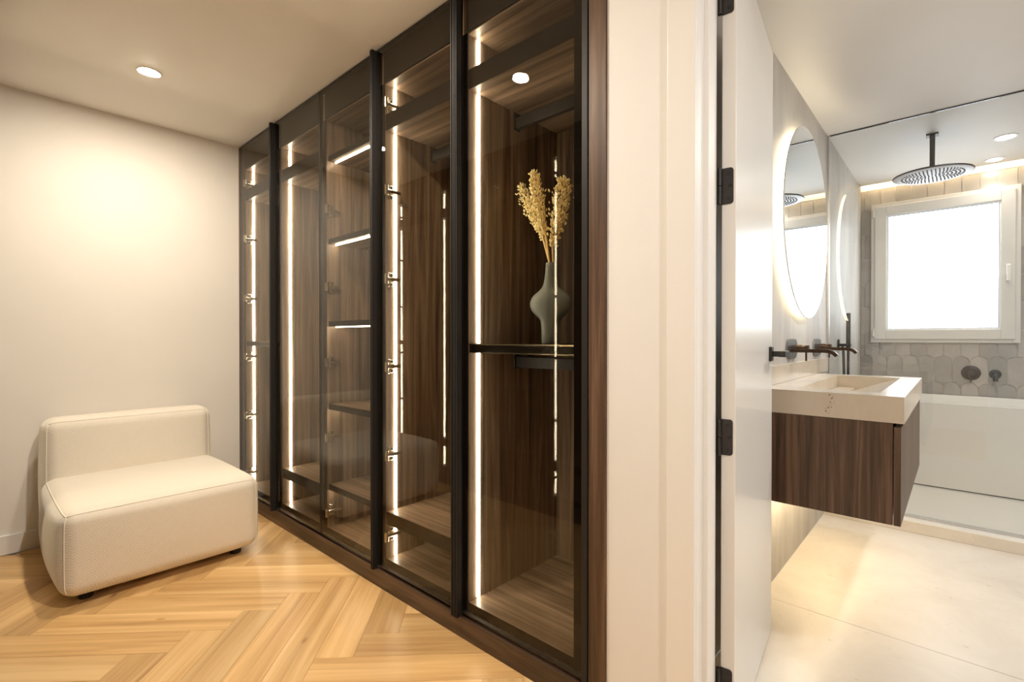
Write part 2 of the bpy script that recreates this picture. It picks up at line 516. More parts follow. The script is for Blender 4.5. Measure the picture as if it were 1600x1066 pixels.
base_o = [(x * 0.955, cyo + (y - cyo) * 0.980) for x, y in base_o]
shared = None
row = 0
z = 2.36 + 0.045
while z > 0.5:
    off = 0.5 * TWd if row % 2 else 0.0
    col = 0
    while True:
        yc = YM - off - col * TWd + 0.02
        col += 1
        if yc < -0.95: break
        if yc > YM + TWd / 2 - 0.004: continue
        poly = [(yc - x, z + y) for x, y in base_o]
        if min(p[0] for p in poly) > WY0 and max(p[0] for p in poly) < WY1 and min(p[1] for p in poly) > WZ0 and max(p[1] for p in poly) < WZ1:
            continue
        need = max(p[0] for p in poly) > YM - 0.002 or max(p[1] for p in poly) > TT or (max(p[0] for p in poly) > WY0 and min(p[0] for p in poly) < WY1 and max(p[1] for p in poly) > WZ0 and min(p[1] for p in poly) < WZ1)
        if not need and shared is not None:
            o = bpy.data.objects.new('tile', shared); COL.objects.link(o); o.parent = wall_w
            o.location = (XF + random.uniform(-0.0006, 0.0006), yc, z)
            o.rotation_euler = (0, random.uniform(-.004, .004), random.uniform(-.006, .006))
            continue
        pl = clip(clip(poly, 0, YM - 0.002, True), 1, TT, True)
        pieces = [pl]
        if len(pl) > 2 and max(p[0] for p in pl) > WY0 and min(p[0] for p in pl) < WY1 and max(p[1] for p in pl) > WZ0 and min(p[1] for p in pl) < WZ1:
            # cut the window opening out of the tile
            pieces = []
            rest = pl
            for ax, lim, less in ((0, WY1, False), (0, WY0, True), (1, WZ1, False), (1, WZ0, True)):
                pieces.append(clip(rest, ax, lim, less))
                rest = clip(rest, ax, lim, not less)
                if len(rest) < 3: break
        for pl in pieces:
            if len(pl) < 3 or area(pl) < 0.0002: continue
            bm = prism(bmesh.new(), [(a - yc, b - z) for a, b in pl], 0.0, 0.0075, lambda a, b, c: (c, a, b))
            o = link('tile', bm, 'tile', wall_w, local=True)
            o.location = (XF, yc, z)
            if not need: shared = o.data
    z -= TP
    row += 1

# door casing
bm = bmesh.new()
box(bm, XW - 0.014, XW, 0.483, 0.556, 0, 2.273, 0.002); box(bm, XW - 0.014, XW, -0.274, -0.20, 0, 2.273, 0.002); box(bm, XW - 0.014, XW, -0.20, 0.483, 2.20, 2.273, 0.002)
tag(link('trim_1', bm, 'white_paint'), 'flat white casing around the bathroom doorway', kind=ST)
bm = bmesh.new()
box(bm, XW, 1.352, 0.483, DY1, 0, DZ, 0.001); box(bm, XW, 1.352, DY0, -0.20, 0, DZ, 0.001); box(bm, XW, 1.352, -0.20, 0.483, 2.20, DZ, 0.001)
jm = tag(link('trim_2', bm, 'white_paint'), 'white lining of the bathroom doorway', kind=ST)
link('door_stop', B(1.262, 1.302, 0.470, 0.4835, 0, 2.20, 0.002), 'white_paint', jm)
link('seal_strip', B(1.303, 1.312, 0.4755, 0.4835, 0, 2.20, 0.002), 'white_paint', jm)

# ------------------------------------------------------------------ bathroom door leaf (open)
DA = math.atan2(0.073, 0.635)
door = empty('door_1', (1.385, 0.443, 0.008), 'glossy white bathroom door standing open towards the vanity', kind=ST, rz=DA)
DWid, DTh, DHt = 0.645, 0.036, 2.172
link('leaf', B(0, DWid, 0, DTh, 0, DHt, 0.0015), 'door_paint', door, local=True)
for zc in (2.03, 1.515, 0.832, 0.15):
    bm = bmesh.new()
    # leaf plate with rounded outer corners, let into the door edge (plane x=0)
    o = []
    y0, y1, hh, rr = 0.006, 0.036, 0.049, 0.008
    o += [(y1, -hh), (y1, hh)]
    o += [(y0 + rr - rr * sin(t), hh - rr + rr * cos(t)) for t in [pi / 2 * i / 5 for i in range(6)]]
    o += [(y0 + rr - rr * cos(t), -hh + rr - rr * sin(t)) for t in [pi / 2 * i / 5 for i in range(6)]]
    prism(bm, o, -0.0025, 0.001, lambda a, b, c: (c, a, b + zc))
    hg = link('hinge', bm, 'graphite', door, local=True)
    bm = bmesh.new()
    tube(bm, [(-0.0085, DTh + 0.004, zc - 0.049), (-0.0085, DTh + 0.004, zc - 0.001)], 0.0062, 14)
    tube(bm, [(-0.0085, DTh + 0.004, zc + 0.001), (-0.0085, DTh + 0.004, zc + 0.049)], 0.0062, 14)
    link('hinge_pin', bm, 'graphite', hg, local=True, smooth=True)
    for sy, sz in ((0.019, 0.034), (0.013, 0.0), (0.019, -0.034)):
        bm = lathe(bmesh.new(), [(0.0042, -0.0034), (0.0042, -0.002)], (0, sy, zc + sz), 'x', 12)
        link('screw', bm, 'black', hg, local=True)
# lever handles on both faces
for side in (-1, 1):
    y = 0.0 if side < 0 else DTh
    s = side
    hb = bmesh.new()
    box(hb, DWid - 0.075, DWid - 0.025, min(y, y + s * 0.009), max(y, y + s * 0.009), 1.018, 1.070, 0.001)
    hd = link('handle', hb, 'rubber', door, local=True)
    nb = bmesh.new()
    box(nb, DWid - 0.060, DWid - 0.040, min(y, y + s * 0.055), max(y, y + s * 0.055), 1.034, 1.054, 0.001)
    box(nb, DWid - 0.150, DWid - 0.040, min(y + s * 0.042, y + s * 0.062), max(y + s * 0.042, y + s * 0.062), 1.036, 1.056, 0.0012)
    link('lever', nb, 'rubber', hd, local=True)

# ------------------------------------------------------------------ lamps
def downlight(x, y, label, watts, group, mat='lamp', col=WARM, r=0.036, spread=180):
    e = empty('downlight', (x, y, H), label, 'ceiling light', group)
    rb = bmesh.new()
    prof = [(r, -0.0005), (r + 0.002, -0.004), (r + 0.012, -0.005), (r + 0.014, -0.0015), (r + 0.014, 0.0), (r, 0.0)]
    n = 40
    rings = [[rb.verts.new((x + a * cos(2 * pi * k / n), y + a * sin(2 * pi * k / n), H + h)) for k in range(n)] for a, h in prof]
    for i in range(len(prof)):
        for k in range(n):
            rb.faces.new((rings[i][k], rings[i][(k + 1) % n], rings[(i + 1) % len(prof)][(k + 1) % n], rings[(i + 1) % len(prof)][k]))
    link('trim_ring', rb, 'white_paint', e, smooth=True)
    link('diffuser', lathe(bmesh.new(), [(r * .5, -0.0115), (r * .8, -0.0085), (r * .97, -0.004), (r, -0.0005)], (x, y, H), 'z', 32), mat, e)
    ld = bpy.data.lights.new('downlight_bulb', 'AREA')
    ld.shape = 'DISK'; ld.size = r * 2; ld.energy = watts; ld.color = col; ld.spread = radians(spread)
    lo = bpy.data.objects.new('downlight_bulb', ld)
    COL.objects.link(lo); lo.parent = e; lo.location = (0, 0, -0.013)
    return e
G = 'downlights in the dressing-room ceiling'
downlight(0.586, 2.904, 'round recessed downlight above the armchair', DOWN_W * 0.68, G)
downlight(0.62, 1.60, 'round recessed downlight mirrored in the tall glass door by the vase', DOWN_W * 1.15, G)
downlight(0.56, -0.75, 'added fill downlight behind the camera, out of view', DOWN_W * 0.78, G, col=(0.92, 0.965, 1.0))  # lamp added out of view to lighten the doorway wall
G = 'downlights over the shower'
downlight(4.465, -0.222, 'larger bright downlight in the ceiling right of the rain shower', BATH_DOWN_W, G, 'lamp_cool', (1, .9, .76), 0.045)
downlight(4.972, -0.193, 'small downlight in the ceiling close to the window', BATH_DOWN_W * 0.4, G, 'lamp_cool', (1, .9, .76), 0.04)

G = 'added fill downlights over the bathroom floor'
downlight(2.70, -0.72, 'added fill downlight over the floor in front of the vanity', BATH_FILL_W, G, 'lamp_cool', (1, .97, .94), 0.045)  # added lamp out of view, lifts the bathroom brightness
downlight(3.35, -0.80, 'added fill downlight over the floor in front of the shower glass', BATH_FILL_W, G, 'lamp_cool', (1, .97, .94), 0.045)  # second lamp added out of view for bathroom brightness

# ------------------------------------------------------------------ wardrobes
FX = 0.0
def make_wardrobe(T, here):
    """five glass-door units side by side; T maps x so a facing run can be built"""
    def part(name, bm, mat, parent, **k):
        for v in bm.verts: v.co.x = T(v.co.x)
        return link(name, bm, mat, parent, **k)
    bounds = [0.815, 1.3745, 1.920, 2.462, 3.015, 3.588]     # from the doorway end to the far wall
    labels_here = ['tall smoked-glass wardrobe unit holding the vase, nearest the doorway',
                   'smoked-glass wardrobe unit with a raised bottom shelf, left of the vase unit',
                   'middle smoked-glass wardrobe unit with five lit open shelves',
                   'smoked-glass wardrobe unit between the shelved unit and the corner unit',
                   'smoked-glass wardrobe unit in the corner behind the armchair']
    labels_there = ['',
                    'facing wardrobe unit nearest the camera, reflected in the glass doors',
                    'second facing wardrobe unit from the camera, reflected in the glass doors',
                    'third facing wardrobe unit from the camera, reflected in the glass doors',
                    'facing wardrobe unit in the far corner, reflected in the glass doors']
    grp = 'glass-fronted wardrobe units' if here else 'facing wardrobe units seen in reflection'
    t = 0.018
    x_in, x_bk = 1.252, 1.80
    for i in range(0 if here else 1, 5):
        y0, y1 = bounds[i], bounds[i + 1]
        u = empty('wardrobe_unit', (T(XW), (y0 + y1) / 2, 0), (labels_here if here else labels_there)[i], 'wardrobe', grp)
        kind = ['vase', 'raised', 'shelves', 'raised', 'corner'][i]
        a, b = y0 + t, y1 - t
        part('side_panel', B(x_in, x_bk, y0 + 0.0005, a, 0.088, 2.385), 'inner_z', u)
        part('side_panel', B(x_in, x_bk, b, y1 - 0.0005, 0.088, 2.385), 'inner_z', u)
        for p_, e0, e1 in ((0, y0 + 0.0005 if i else 0.805, a if i else 0.876), (1, b, y1 - 0.0005)):
            part('front_edge', B(x_in - 0.0025, x_in - 0.0002, e0, e1, 0.088, 2.249), 'edge_dark', u)
        part('front_edge', B(x_in - 0.0025, x_in - 0.0002, a, b, 0.088, 0.118), 'edge_dark', u)
        part('back_panel', B(x_bk, x_bk + 0.012, y0 + 0.0005, y1 - 0.0005, 0.088, 2.385), 'inner_z', u)
        part('bottom_panel', B(x_in, x_bk, a, b, 0.088, 0.115), 'inner_y', u)
        part('top_panel', B(x_in, x_bk, a, b, 2.245, 2.385), 'inner_y', u)
        part('fascia', B(x_in - 0.008, x_in - 0.0005, a, b, 2.250, 2.385), 'edge_dark', u)
        led = []
        def shelf(z0, z1, front=x_in + 0.004, mat='inner_y', name='shelf'):
            s_ = part(name, B(front, x_bk, a + 0.0005, b - 0.0005, z0, z1, 0.001, 1), mat, u)
            if mat != 'black':
                part('front_edge', B(front - 0.0025, front - 0.0002, a + 0.0005, b - 0.0005, z0, z1), 'edge_dark', s_)
            return s_
        if kind != 'shelves':
            shelf(2.040, 2.112)
            segs = [(2.114, 2.243)]
            if kind == 'raised':
                shelf(0.272, 0.328)
                segs += [(0.330, 2.038), (0.117, 0.270)]
            else:
                ms = shelf(1.057, 1.087, name='shelf', mat='black')
                fr = bmesh.new()
                box(fr, x_in + 0.001, x_in + 0.006, a + 0.001, b - 0.001, 1.084, 1.0885); box(fr, x_in + 0.001, x_in + 0.006, a + 0.001, b - 0.001, 1.0555, 1.058)
                part('edge_strip', fr, 'nickel', ms)
                segs += [(1.089, 2.038), (0.117, 1.055)]
            for z0, z1 in segs:
                part('led_strip', B(1.297, 1.307, b - 0.0055, b - 0.0001, z0 + 0.001, z1 - 0.001), 'led', u)
            rails = [1.972] + ([0.988] if kind == 'vase' else [])
            for zr in rails:
                rl = part('hanging_rail', B(1.512, 1.535, a + 0.004, b - 0.004, zr, zr + 0.046, 0.003), 'anthracite', u)
                part('rail_bracket', B(1.505, 1.542, b - 0.004, b - 0.0002, zr - 0.004, zr + 0.067, 0.001), 'black', rl)
                part('rail_bracket', B(1.505, 1.542, a + 0.0002, a + 0.004, zr - 0.004, zr + 0.067, 0.001), 'black', rl)
        else:
            for z0, z1 in ((2.035, 2.062), (1.602, 1.628), (1.170, 1.197), (0.735, 0.765), (0.312, 0.342)):
                sh = shelf(z0, z1, x_in + 0.012)
                part('led_strip', B(1.294, 1.300, a + 0.04, b - 0.012, z0 - 0.0045, z0 - 0.0004), 'led' if here else 'edge_dark', sh)
        # ---- door
        d0, d1 = y0 + 0.0015, y1 - 0.0015
        if i == 0: d0 = 0.803
        zb, zt = 0.090, 2.388
        dr = part('door', B(1.2215, 1.2255, d0 + 0.001, d1 - 0.001, zb + 0.001, zt - 0.001), 'smoked', u)
        fr = bmesh.new()
        box(fr, 1.2222, 1.2365, d0, d0 + 0.004, zb, zt); box(fr, 1.2222, 1.2365, d1 - 0.004, d1, zb, zt)
        box(fr, 1.2222, 1.2365, d0 + 0.004, d1 - 0.004, zb, zb + 0.004); box(fr, 1.2222, 1.2365, d0 + 0.004, d1 - 0.004, zt - 0.004, zt)
        part('edge_profile', fr, 'anthracite', dr)
        def handle(h0, h1):
            hb = bmesh.new()
            s = (h1 - h0) / 3.0
            box(hb, 1.1945, 1.2205, h0, h0 + s, zb - 0.012, zt, 0.0006, 1)
            box(hb, 1.206, 1.2205, h0 + s, h0 + 2 * s, zb - 0.012, zt)
            box(hb, 1.1945, 1.2205, h0 + 2 * s, h1, zb - 0.012, zt, 0.0006, 1)
            part('handle', hb, 'anthracite', dr)
        if i == 0:
            handle(d1 - 0.014, d1)
            eb = bmesh.new(); box(eb, 1.212, 1.2205, d0, d0 + 0.020, zb, zt, 0.001, 1)
            part('edge_profile', eb, 'anthracite', dr)
        if i == 2 or (i == 1 and here): handle(d0, d0 + 0.016)
        if i == 4: handle(d0, d0 + 0.018)
        if i in (1, 2, 4):
            zs = {1: (2.152, 1.766, 1.373, .982, .587, .225), 4: (2.145, 1.776, 1.376, .985, .589, .196), 2: (1.776, 1.376, .983, .593, .203)}[i]
            for zc in zs:
                hb = bmesh.new()
                yb_ = b - 0.0002
                box(hb, 1.260, 1.270, yb_ - 0.005, yb_, zc - 0.033, zc + 0.033, 0.001, 1)       # mounting plate
                box(hb, 1.268, 1.286, yb_ - 0.010, yb_, zc + 0.013, zc + 0.030, 0.002, 1)
                box(hb, 1.268, 1.286, yb_ - 0.010, yb_, zc - 0.030, zc - 0.013, 0.002, 1)
                box(hb, 1.244, 1.318, yb_ - 0.024, yb_ - 0.010, zc - 0.008, zc + 0.008, 0.002, 1)   # arm
                box(hb, 1.262, 1.290, yb_ - 0.012, yb_, zc - 0.006, zc + 0.006, 0.001, 1)
                tube(hb, [(1.237, yb_ - 0.026, zc - 0.022), (1.237, yb_ - 0.026, zc + 0.022)], 0.010, 12)   # cup on the pane
                part('hinge', hb, 'nickel', dr)
    # plinth, corner filler, end panel
    E0 = 0.800 if here else 1.372
    w = 'below the smoked-glass doors' if here else 'of the facing wardrobe'
    tag(part('plinth', B(1.2155, 1.252, E0 + 0.003, 3.586, 0.0, 0.0765, 0.001, 1), 'walnut_y', None), 'long dark walnut plinth ' + w, 'plinth')
    tag(part('filler_strip', B(1.222, 1.252, 3.5885, 3.606, 0.0, 2.392), 'walnut_z', None), 'narrow dark walnut filler strip in the corner ' + ('by the cream wall' if here else 'of the facing wardrobe'), 'wardrobe trim')
    tag(part('top_filler', B(1.230, 1.252, E0 + 0.003, 3.588, 2.389, 2.3995), 'anthracite', None), 'thin dark strip under the ceiling along the ' + ('glass doors' if here else 'facing wardrobe'), 'wardrobe trim')
    tag(part('end_panel', B(1.2145, 1.83, E0 - 0.058, E0, 0.0, 2.399, 0.001, 1), 'walnut_z', None), 'tall walnut end panel ' + ('beside the white plastered wall' if here else 'closing the facing wardrobe'), 'wardrobe panel')
make_wardrobe(lambda x: x, True)
make_wardrobe(lambda x: 1.24 - x, False)

# ------------------------------------------------------------------ vase and dried plumes
VX, VY, VZ = 1.43, 1.106, 1.0885
e = bmesh.new()
prof = [(0.0, .0315, .030), (0.004, .0335, .032), (0.03, .0335, .032), (0.060, .0345, .033), (0.076, .036, .0335), (0.087, .0395, .034), (0.096, .047, .035), (0.105, .0585, .036), (0.114, .069, .037), (0.125, .077, .038),
        (0.137, .0815, .0385), (0.148, .083, .0385), (0.160, .081, .038), (0.171, .0755, .0365), (0.181, .0665, .0345), (0.190, .0545, .032), (0.198, .0425, .0295), (0.207, .0335, .027), (0.220, .027, .0245), (0.240, .023, .022),
        (0.265, .020, .020), (0.296, .0180, .0180), (0.2975, .0168, .0168), (0.296, .0148, .0148), (0.27, .0148, .0148), (0.22, .016, .016)]   # z, half width, half depth
n = 56
# the lobes spread square to the line of sight
lat = Vector((sin(radians(YAW)) , -cos(radians(YAW)), 0)); dep = Vector((cos(radians(YAW)), sin(radians(YAW)), 0))
lat = Vector((0.25, -0.97, 0)).normalized(); dep = Vector((0.97, 0.25, 0)).normalized()
rows = []
for zz, wa, de in prof:
    rr = []
    for k in range(n):
        tt = 2 * pi * k / n
        c_, s_ = cos(tt), sin(tt)
        # pinched cross-section: round core with two flattened lobes
        core = min(wa, de)
        ext = wa - core
        a_ = core * c_ + ext * math.copysign(abs(c_) ** 2.2, c_)
        b_ = de * s_
        rr.append(e.verts.new(Vector((VX, VY, VZ + zz)) + lat * a_ + dep * b_))
    rows.append(rr)
for i in range(len(rows) - 1):
    for k in range(n):
        e.faces.new((rows[i][k], rows[i][(k + 1) % n], rows[i + 1][(k + 1) % n], rows[i + 1][k]))
e.faces.new(rows[0][::-1]); e.faces.new(rows[-1])
tag(link('vase', e, 'ceramic_vase', smooth='all'), 'grey-green ceramic vase with a broad lobed belly and slim neck', 'vase')

def plume(tip, mid, foot, width, label, n_gr, seedv):
    rnd = random.Random(seedv)
    tip, mid, foot = Vector(tip), Vector(mid), Vector(foot)
    o_ = ((.003, .0075), (-.0075, -.001), (.004, -.008))[seedv - 1]
    base = Vector((VX + o_[0], VY + o_[1], VZ + 0.225))
    ee = empty('dried_plume', base, label, 'dried plant', 'dried plumes in the vase')
    def bez(t):
        return foot.lerp(mid, t).lerp(mid.lerp(tip, t), t)
    # stem: from inside the neck to the tip
    mouth = Vector((VX + o_[0] * 1.1, VY + o_[1] * 1.1, VZ + 0.297))
    pts = [base, mouth] + [bez(t / 8) for t in range(9)]
    link('stem', tube(bmesh.new(), pts, [0.0036] * 2 + [0.0042 - 0.0003 * i for i in range(9)], 8), 'straw_stem', ee, smooth='all')
    bm = bmesh.new()
    ico = bmesh.new(); bmesh.ops.create_icosphere(ico, subdivisions=1, radius=1.0)
    me = bpy.data.meshes.new('g'); ico.to_mesh(me); ico.free()
    for g_ in range(n_gr):
        t = rnd.random() ** 0.92
        c = bez(t)
        d = (bez(min(t + .03, 1)) - bez(max(t - .03, 0))).normalized()
        a, b, d = frame_of(d)
        w = width * (0.35 + 1.1 * t) * (1.0 - t ** 4 * 0.75) * (rnd.uniform(0.1, 1.0) ** 0.5 + (0.5 if rnd.random() < .12 else 0))
        an = rnd.uniform(0, 2 * pi)
        out = a * cos(an) + b * sin(an)
        p = c + out * w + d * rnd.uniform(0, .012)
        ax = (out * rnd.uniform(.3, .9) + d).normalized()
        a2, b2, ax = frame_of(ax)
        L = rnd.uniform(.0042, .0072); R = L * rnd.uniform(.42, .6)
        mat4 = Matrix((( *(a2 * R), ), (*(b2 * R),), (*(ax * L),))).transposed().to_4x4()
        mat4.translation = p
        k0 = len(bm.verts)
        bm.from_mesh(me)
        bm.verts.ensure_lookup_table()
        for v in bm.verts[k0:]: v.co = mat4 @ v.co
    bpy.data.meshes.remove(me)
    link('seed_head', bm, 'straw', ee, smooth='all', recalc=False)['kind'] = 'stuff'
px_ = VX
plume((px_ + .045, 1.290, 1.715), (px_ + .035, 1.232, 1.615), (px_ + .012, 1.148, 1.475), 0.026, 'drooping left dried plume in the vase', 520, 1)
plume((px_ - .035, 1.155, 1.715), (px_ - .030, 1.143, 1.61), (px_ - .010, 1.122, 1.490), 0.025, 'tallest upright dried plume in the middle of the vase', 520, 2)
plume((px_, 1.045, 1.676), (px_, 1.062, 1.58), (px_, 1.097, 1.440), 0.036, 'broad loose dried plume on the right of the vase', 640, 3)

# ------------------------------------------------------------------ armchair
def rounded(bm, x0, x1, y0, y1, z0, z1, r, bulge=(0, 0, 0), n=14):
    """pillow-like block; returns the mapping so seams can follow the surface"""
    cx_, cy_, cz_ = (x0 + x1) / 2, (y0 + y1) / 2, (z0 + z1) / 2
    hx, hy, hz = (x1 - x0) / 2, (y1 - y0) / 2, (z1 - z0) / 2
    def mp_(p):
        q_ = Vector(p)
        inner = Vector((max(-hx + r, min(hx - r, q_.x)), max(-hy + r, min(hy - r, q_.y)), max(-hz + r, min(hz - r, q_.z))))
        d = q_ - inner
        if d.length > 1e-9: q_ = inner + d.normalized() * r
        u, v, w = q_.x / hx, q_.y / hy, q_.z / hz
        fx, fy, fz = 1 - u * u, 1 - v * v, 1 - w * w
        q_ = Vector((q_.x + bulge[0] * u * max(fy, 0) * max(fz, 0), q_.y + bulge[1] * v * max(fx, 0) * max(fz, 0), q_.z + bulge[2] * w * max(fx, 0) * max(fy, 0)))
        return q_ + Vector((cx_, cy_, cz_))
    def samples(h):
        k = r
        core = [-(h - k) + 2 * (h - k) * i / n for i in range(n + 1)]
        edge = [h - k + k * math.tan(pi / 4 * i / 5) for i in range(1, 6)]
        return [-v for v in reversed(edge)] + core + edge
    sx, sy, sz = samples(hx), samples(hy), samples(hz)
    vd = {}
    def V(p):
        key = tuple(round(c, 6) for c in p)
        if key not in vd: vd[key] = bm.verts.new(mp_(p))
        return vd[key]
    def face(a, b, put):
        for i in range(len(a) - 1):
            for j in range(len(b) - 1):
                try: bm.faces.new([V(put(a[i], b[j])), V(put(a[i + 1], b[j])), V(put(a[i + 1], b[j + 1])), V(put(a[i], b[j + 1]))])
                except ValueError: pass
    for s in (-1, 1):
        face(sx, sy, lambda u, v: (u, v, s * hz)); face(sx, sz, lambda u, v: (u, s * hy, v)); face(sy, sz, lambda u, v: (s * hx, u, v))
    return mp_, (hx, hy, hz)
ch_ = empty('armchair', (0.62, 3.05, 0), 'cream upholstered armless lounge chair against the wall', 'chair')
bm = bmesh.new(); sm, sh = rounded(bm, 0.235, 1.005, 2.675, 3.44, 0.033, 0.398, 0.058, (0.030, 0.012, 0.014))
seat = link('seat', bm, 'fabric', ch_, smooth='all')
bm = bmesh.new(); km, kh = rounded(bm, 0.238, 0.985, 3.375, 3.555, 0.06, 0.695, 0.055, (0.012, 0.016, 0.004))
back = link('backrest', bm, 'fabric', ch_, smooth='all')
def seam(mp_, a, b, parent, n_=30, r=0.0026, name='piping'):
    a, b = Vector(a), Vector(b)
    pts = [mp_(a.lerp(b, i / n_)) for i in range(n_ + 1)]
    link(name, tube(bmesh.new(), pts, r, 6), 'piping', parent, smooth='all')
hx, hy, hz = sh
seam(sm, (-hx, -hy, hz), (hx, -hy, hz), seat); seam(sm, (-hx, -hy, hz), (-hx, hy, hz), seat); seam(sm, (hx, -hy, hz), (hx, hy, hz), seat)
seam(sm, (-hx, -hy, -hz), (-hx, -hy, hz), seat); seam(sm, (hx, -hy, -hz), (hx, -hy, hz), seat)
hx, hy, hz = kh
seam(km, (-hx, -hy, -hz), (-hx, -hy, hz), back); seam(km, (-hx, -hy, hz), (hx, -hy, hz), back); seam(km, (hx, -hy, -hz), (hx, -hy, hz), back)
for fx_, fy_ in ((0.325, 2.765), (0.915, 2.765), (0.325, 3.42), (0.915, 3.42)):
    link('foot', lathe(bmesh.new(), [(0.024, 0.0), (0.026, 0.004), (0.028, 0.062)], (fx_, fy_, 0), 'z', 24), 'rubber', ch_, smooth=True)

# ------------------------------------------------------------------ vanity, basin, backsplash
VX0, VX1, VYF = 2.22, 3.38, 0.138
va = empty('vanity_cabinet', (2.8, 0.38, 0.437), 'dark walnut wall-hung vanity cabinet under the stone basin', 'vanity')
link('side_panel', B(VX0, VX0 + 0.019, 0.170, YM - 0.002, 0.437, 0.803, 0.0008, 1), 'walnut_z', va)
link('side_panel', B(VX1 - 0.019, VX1, 0.170, YM - 0.002, 0.437, 0.803, 0.0008, 1), 'walnut_z', va)
link('carcass', B(VX0 + 0.0195, VX1 - 0.0195, 0.176, YM - 0.002, 0.445, 0.803), 'black', va)
link('drawer', B(VX0, VX1, 0.1465, 0.1675, 0.437, 0.790, 0.0008, 1), 'walnut_z', va)
link('led_strip', B(VX0 + 0.04, VX1 - 0.04, YM - 0.10, YM - 0.085, 0.4385, 0.4445), 'led_vanity', va)

wb = empty('washbasin', (2.8, 0.38, 0.804), 'thick cream stone washbasin slab with a sloping trough', 'basin')
# slab with a basin whose floor slopes from the front rim down to a drain slot at the back
CT, CB = 0.900, 0.8045
bx0, bx1, by0, by1 = 2.345, 3.27, 0.218, 0.500
bm = bmesh.new()
def quad(*p): bm.faces.new([bm.verts.new(Vector(v)) for v in p])
O = [(VX0, VYF), (VX1, VYF), (VX1, YM - .001), (VX0, YM - .001)]
I = [(bx0, by0), (bx1, by0), (bx1, by1), (bx0, by1)]
for i in range(4):
    j = (i + 1) % 4
    quad((*O[i], CT), (*O[j], CT), (*I[j], CT), (*I[i], CT))
    quad((*O[i], CB), (*O[j], CB), (*O[j], CT), (*O[i], CT))
quad(*[(*p, CB) for p in O])
zd = CT - 0.075; ys = by1 - 0.085
quad((bx0, by0, CT), (bx1, by0, CT), (bx1, ys, zd), (bx0, ys, zd))
quad((bx0, ys, zd), (bx1, ys, zd), (bx1, by1, zd), (bx0, by1, zd))
quad((bx0, by1, zd), (bx1, by1, zd), (bx1, by1, CT), (bx0, by1, CT))
for xx in (bx0, bx1):
    quad((xx, by0, CT), (xx, ys, zd), (xx, by1, zd), (xx, by1, CT))
bmesh.ops.remove_doubles(bm, verts=bm.verts, dist=1e-5)
sharp = [e_ for e_ in bm.edges if all(abs(v.co.z - CT) < 1e-5 for v in e_.verts) and not (e_.link_faces and all(abs(f_.normal.z) > .99 for f_ in e_.link_faces))]
bmesh.ops.bevel(bm, geom=sharp, offset=0.0015, segments=2, affect='EDGES')
link('slab', bm, 'counter', wb)
link('drain_cover', B(bx0 + 0.012, bx1 - 0.012, ys + 0.004, by1 - 0.006, zd + 0.0005, zd + 0.0125, 0.001, 1), 'counter', wb)
fk = bmesh.new()
rf = random.Random(5)
for k_ in range(26):
    z_ = rf.uniform(0.815, 0.893); y_ = 0.362 + 0.008 * sin((z_ - .8) * 60) + rf.uniform(-.009, .009); r_ = rf.uniform(.0007, .0024)
    prism(fk, [(y_ + r_ * (1 + .5 * rf.random()) * cos(t_ * pi / 3), z_ + r_ * rf.uniform(.7, 1.5) * sin(t_ * pi / 3)) for t_ in range(6)], VX0 - 0.0004, VX0 + 0.0002, lambda a_, b_, c_: (c_, a_, b_))
link('vein_flecks', fk, 'fleck', wb)['kind'] = 'stuff'
tag(link('backsplash', B(VX0, 3.655, YM - 0.012, YM - 0.0005, 0.9005, 0.986, 0.001, 1), 'counter'), 'low cream stone upstand along the wall behind the taps', 'backsplash')

# ------------------------------------------------------------------ wall taps
def tap(cx, label):
    ta = empty('wall_tap', (cx, YM, 1.0), label, 'tap', 'dark wall taps over the basin')
    zc = 1.056
    pl = []
    for sgn, a0 in ((1, -pi / 2), (-1, pi / 2)):
        pl += [(sgn * 0.052 + 0.049 * cos(a0 + pi * i / 14), 0.049 * sin(a0 + pi * i / 14)) for i in range(15)]
    bm = prism(bmesh.new(), pl, 0, 0.009, lambda a, b, c: (cx + a, YM - 0.0005 - c, zc + b))
    link('plate', bm, 'steel_blue', ta, smooth=True)
    sx_ = cx - 0.030
    pts = [(YM - 0.009, zc - 0.008), (0.470, zc - 0.008), (0.448, zc - 0.010), (0.432, zc - 0.017), (0.418, zc - 0.031)]
    bm = bmesh.new()
    rows_ = []
    for i, (yy, zz) in enumerate(pts):
        d = Vector((pts[min(i + 1, 4)][0] - pts[max(i - 1, 0)][0], pts[min(i + 1, 4)][1] - pts[max(i - 1, 0)][1])).normalized()
        nrm = Vector((d.y, -d.x))
        if nrm.y < 0: nrm = -nrm
        hw, hh = 0.016, 0.0085
        rows_.append([bm.verts.new((sx_ + sxx * hw, yy + nrm.x * szz * hh, zz + nrm.y * szz * hh)) for sxx, szz in ((-1, -1), (1, -1), (1, 1), (-1, 1))])
    for i in range(4):
        for k in range(4):
            bm.faces.new((rows_[i][k], rows_[i][(k + 1) % 4], rows_[i + 1][(k + 1) % 4], rows_[i + 1][k]))
    bm.faces.new(rows_[0]); bm.faces.new(rows_[-1])
    bmesh.ops.bevel(bm, geom=list(bm.edges), offset=0.002, segments=2, affect='EDGES')
    link('spout', bm, 'bronze', ta)
    kx = cx + 0.062
    kn = link('knob', lathe(bmesh.new(), [(0.020, 0.0), (0.020, -0.03), (0.0175, -0.032), (0.0175, -0.058), (0.016, -0.060)], (kx, YM - 0.0095, zc), 'y', 28), 'bronze', ta, smooth=True)
    link('lever', tube(bmesh.new(), [(kx, YM - 0.056, zc - 0.010), (kx, YM - 0.056, zc - 0.062)], 0.0045, 10), 'bronze', kn, smooth=True)
tap(2.765, 'dark wall tap with a long spout, nearer the door')
tap(3.365, 'dark wall tap with a long spout, nearer the shower glass')

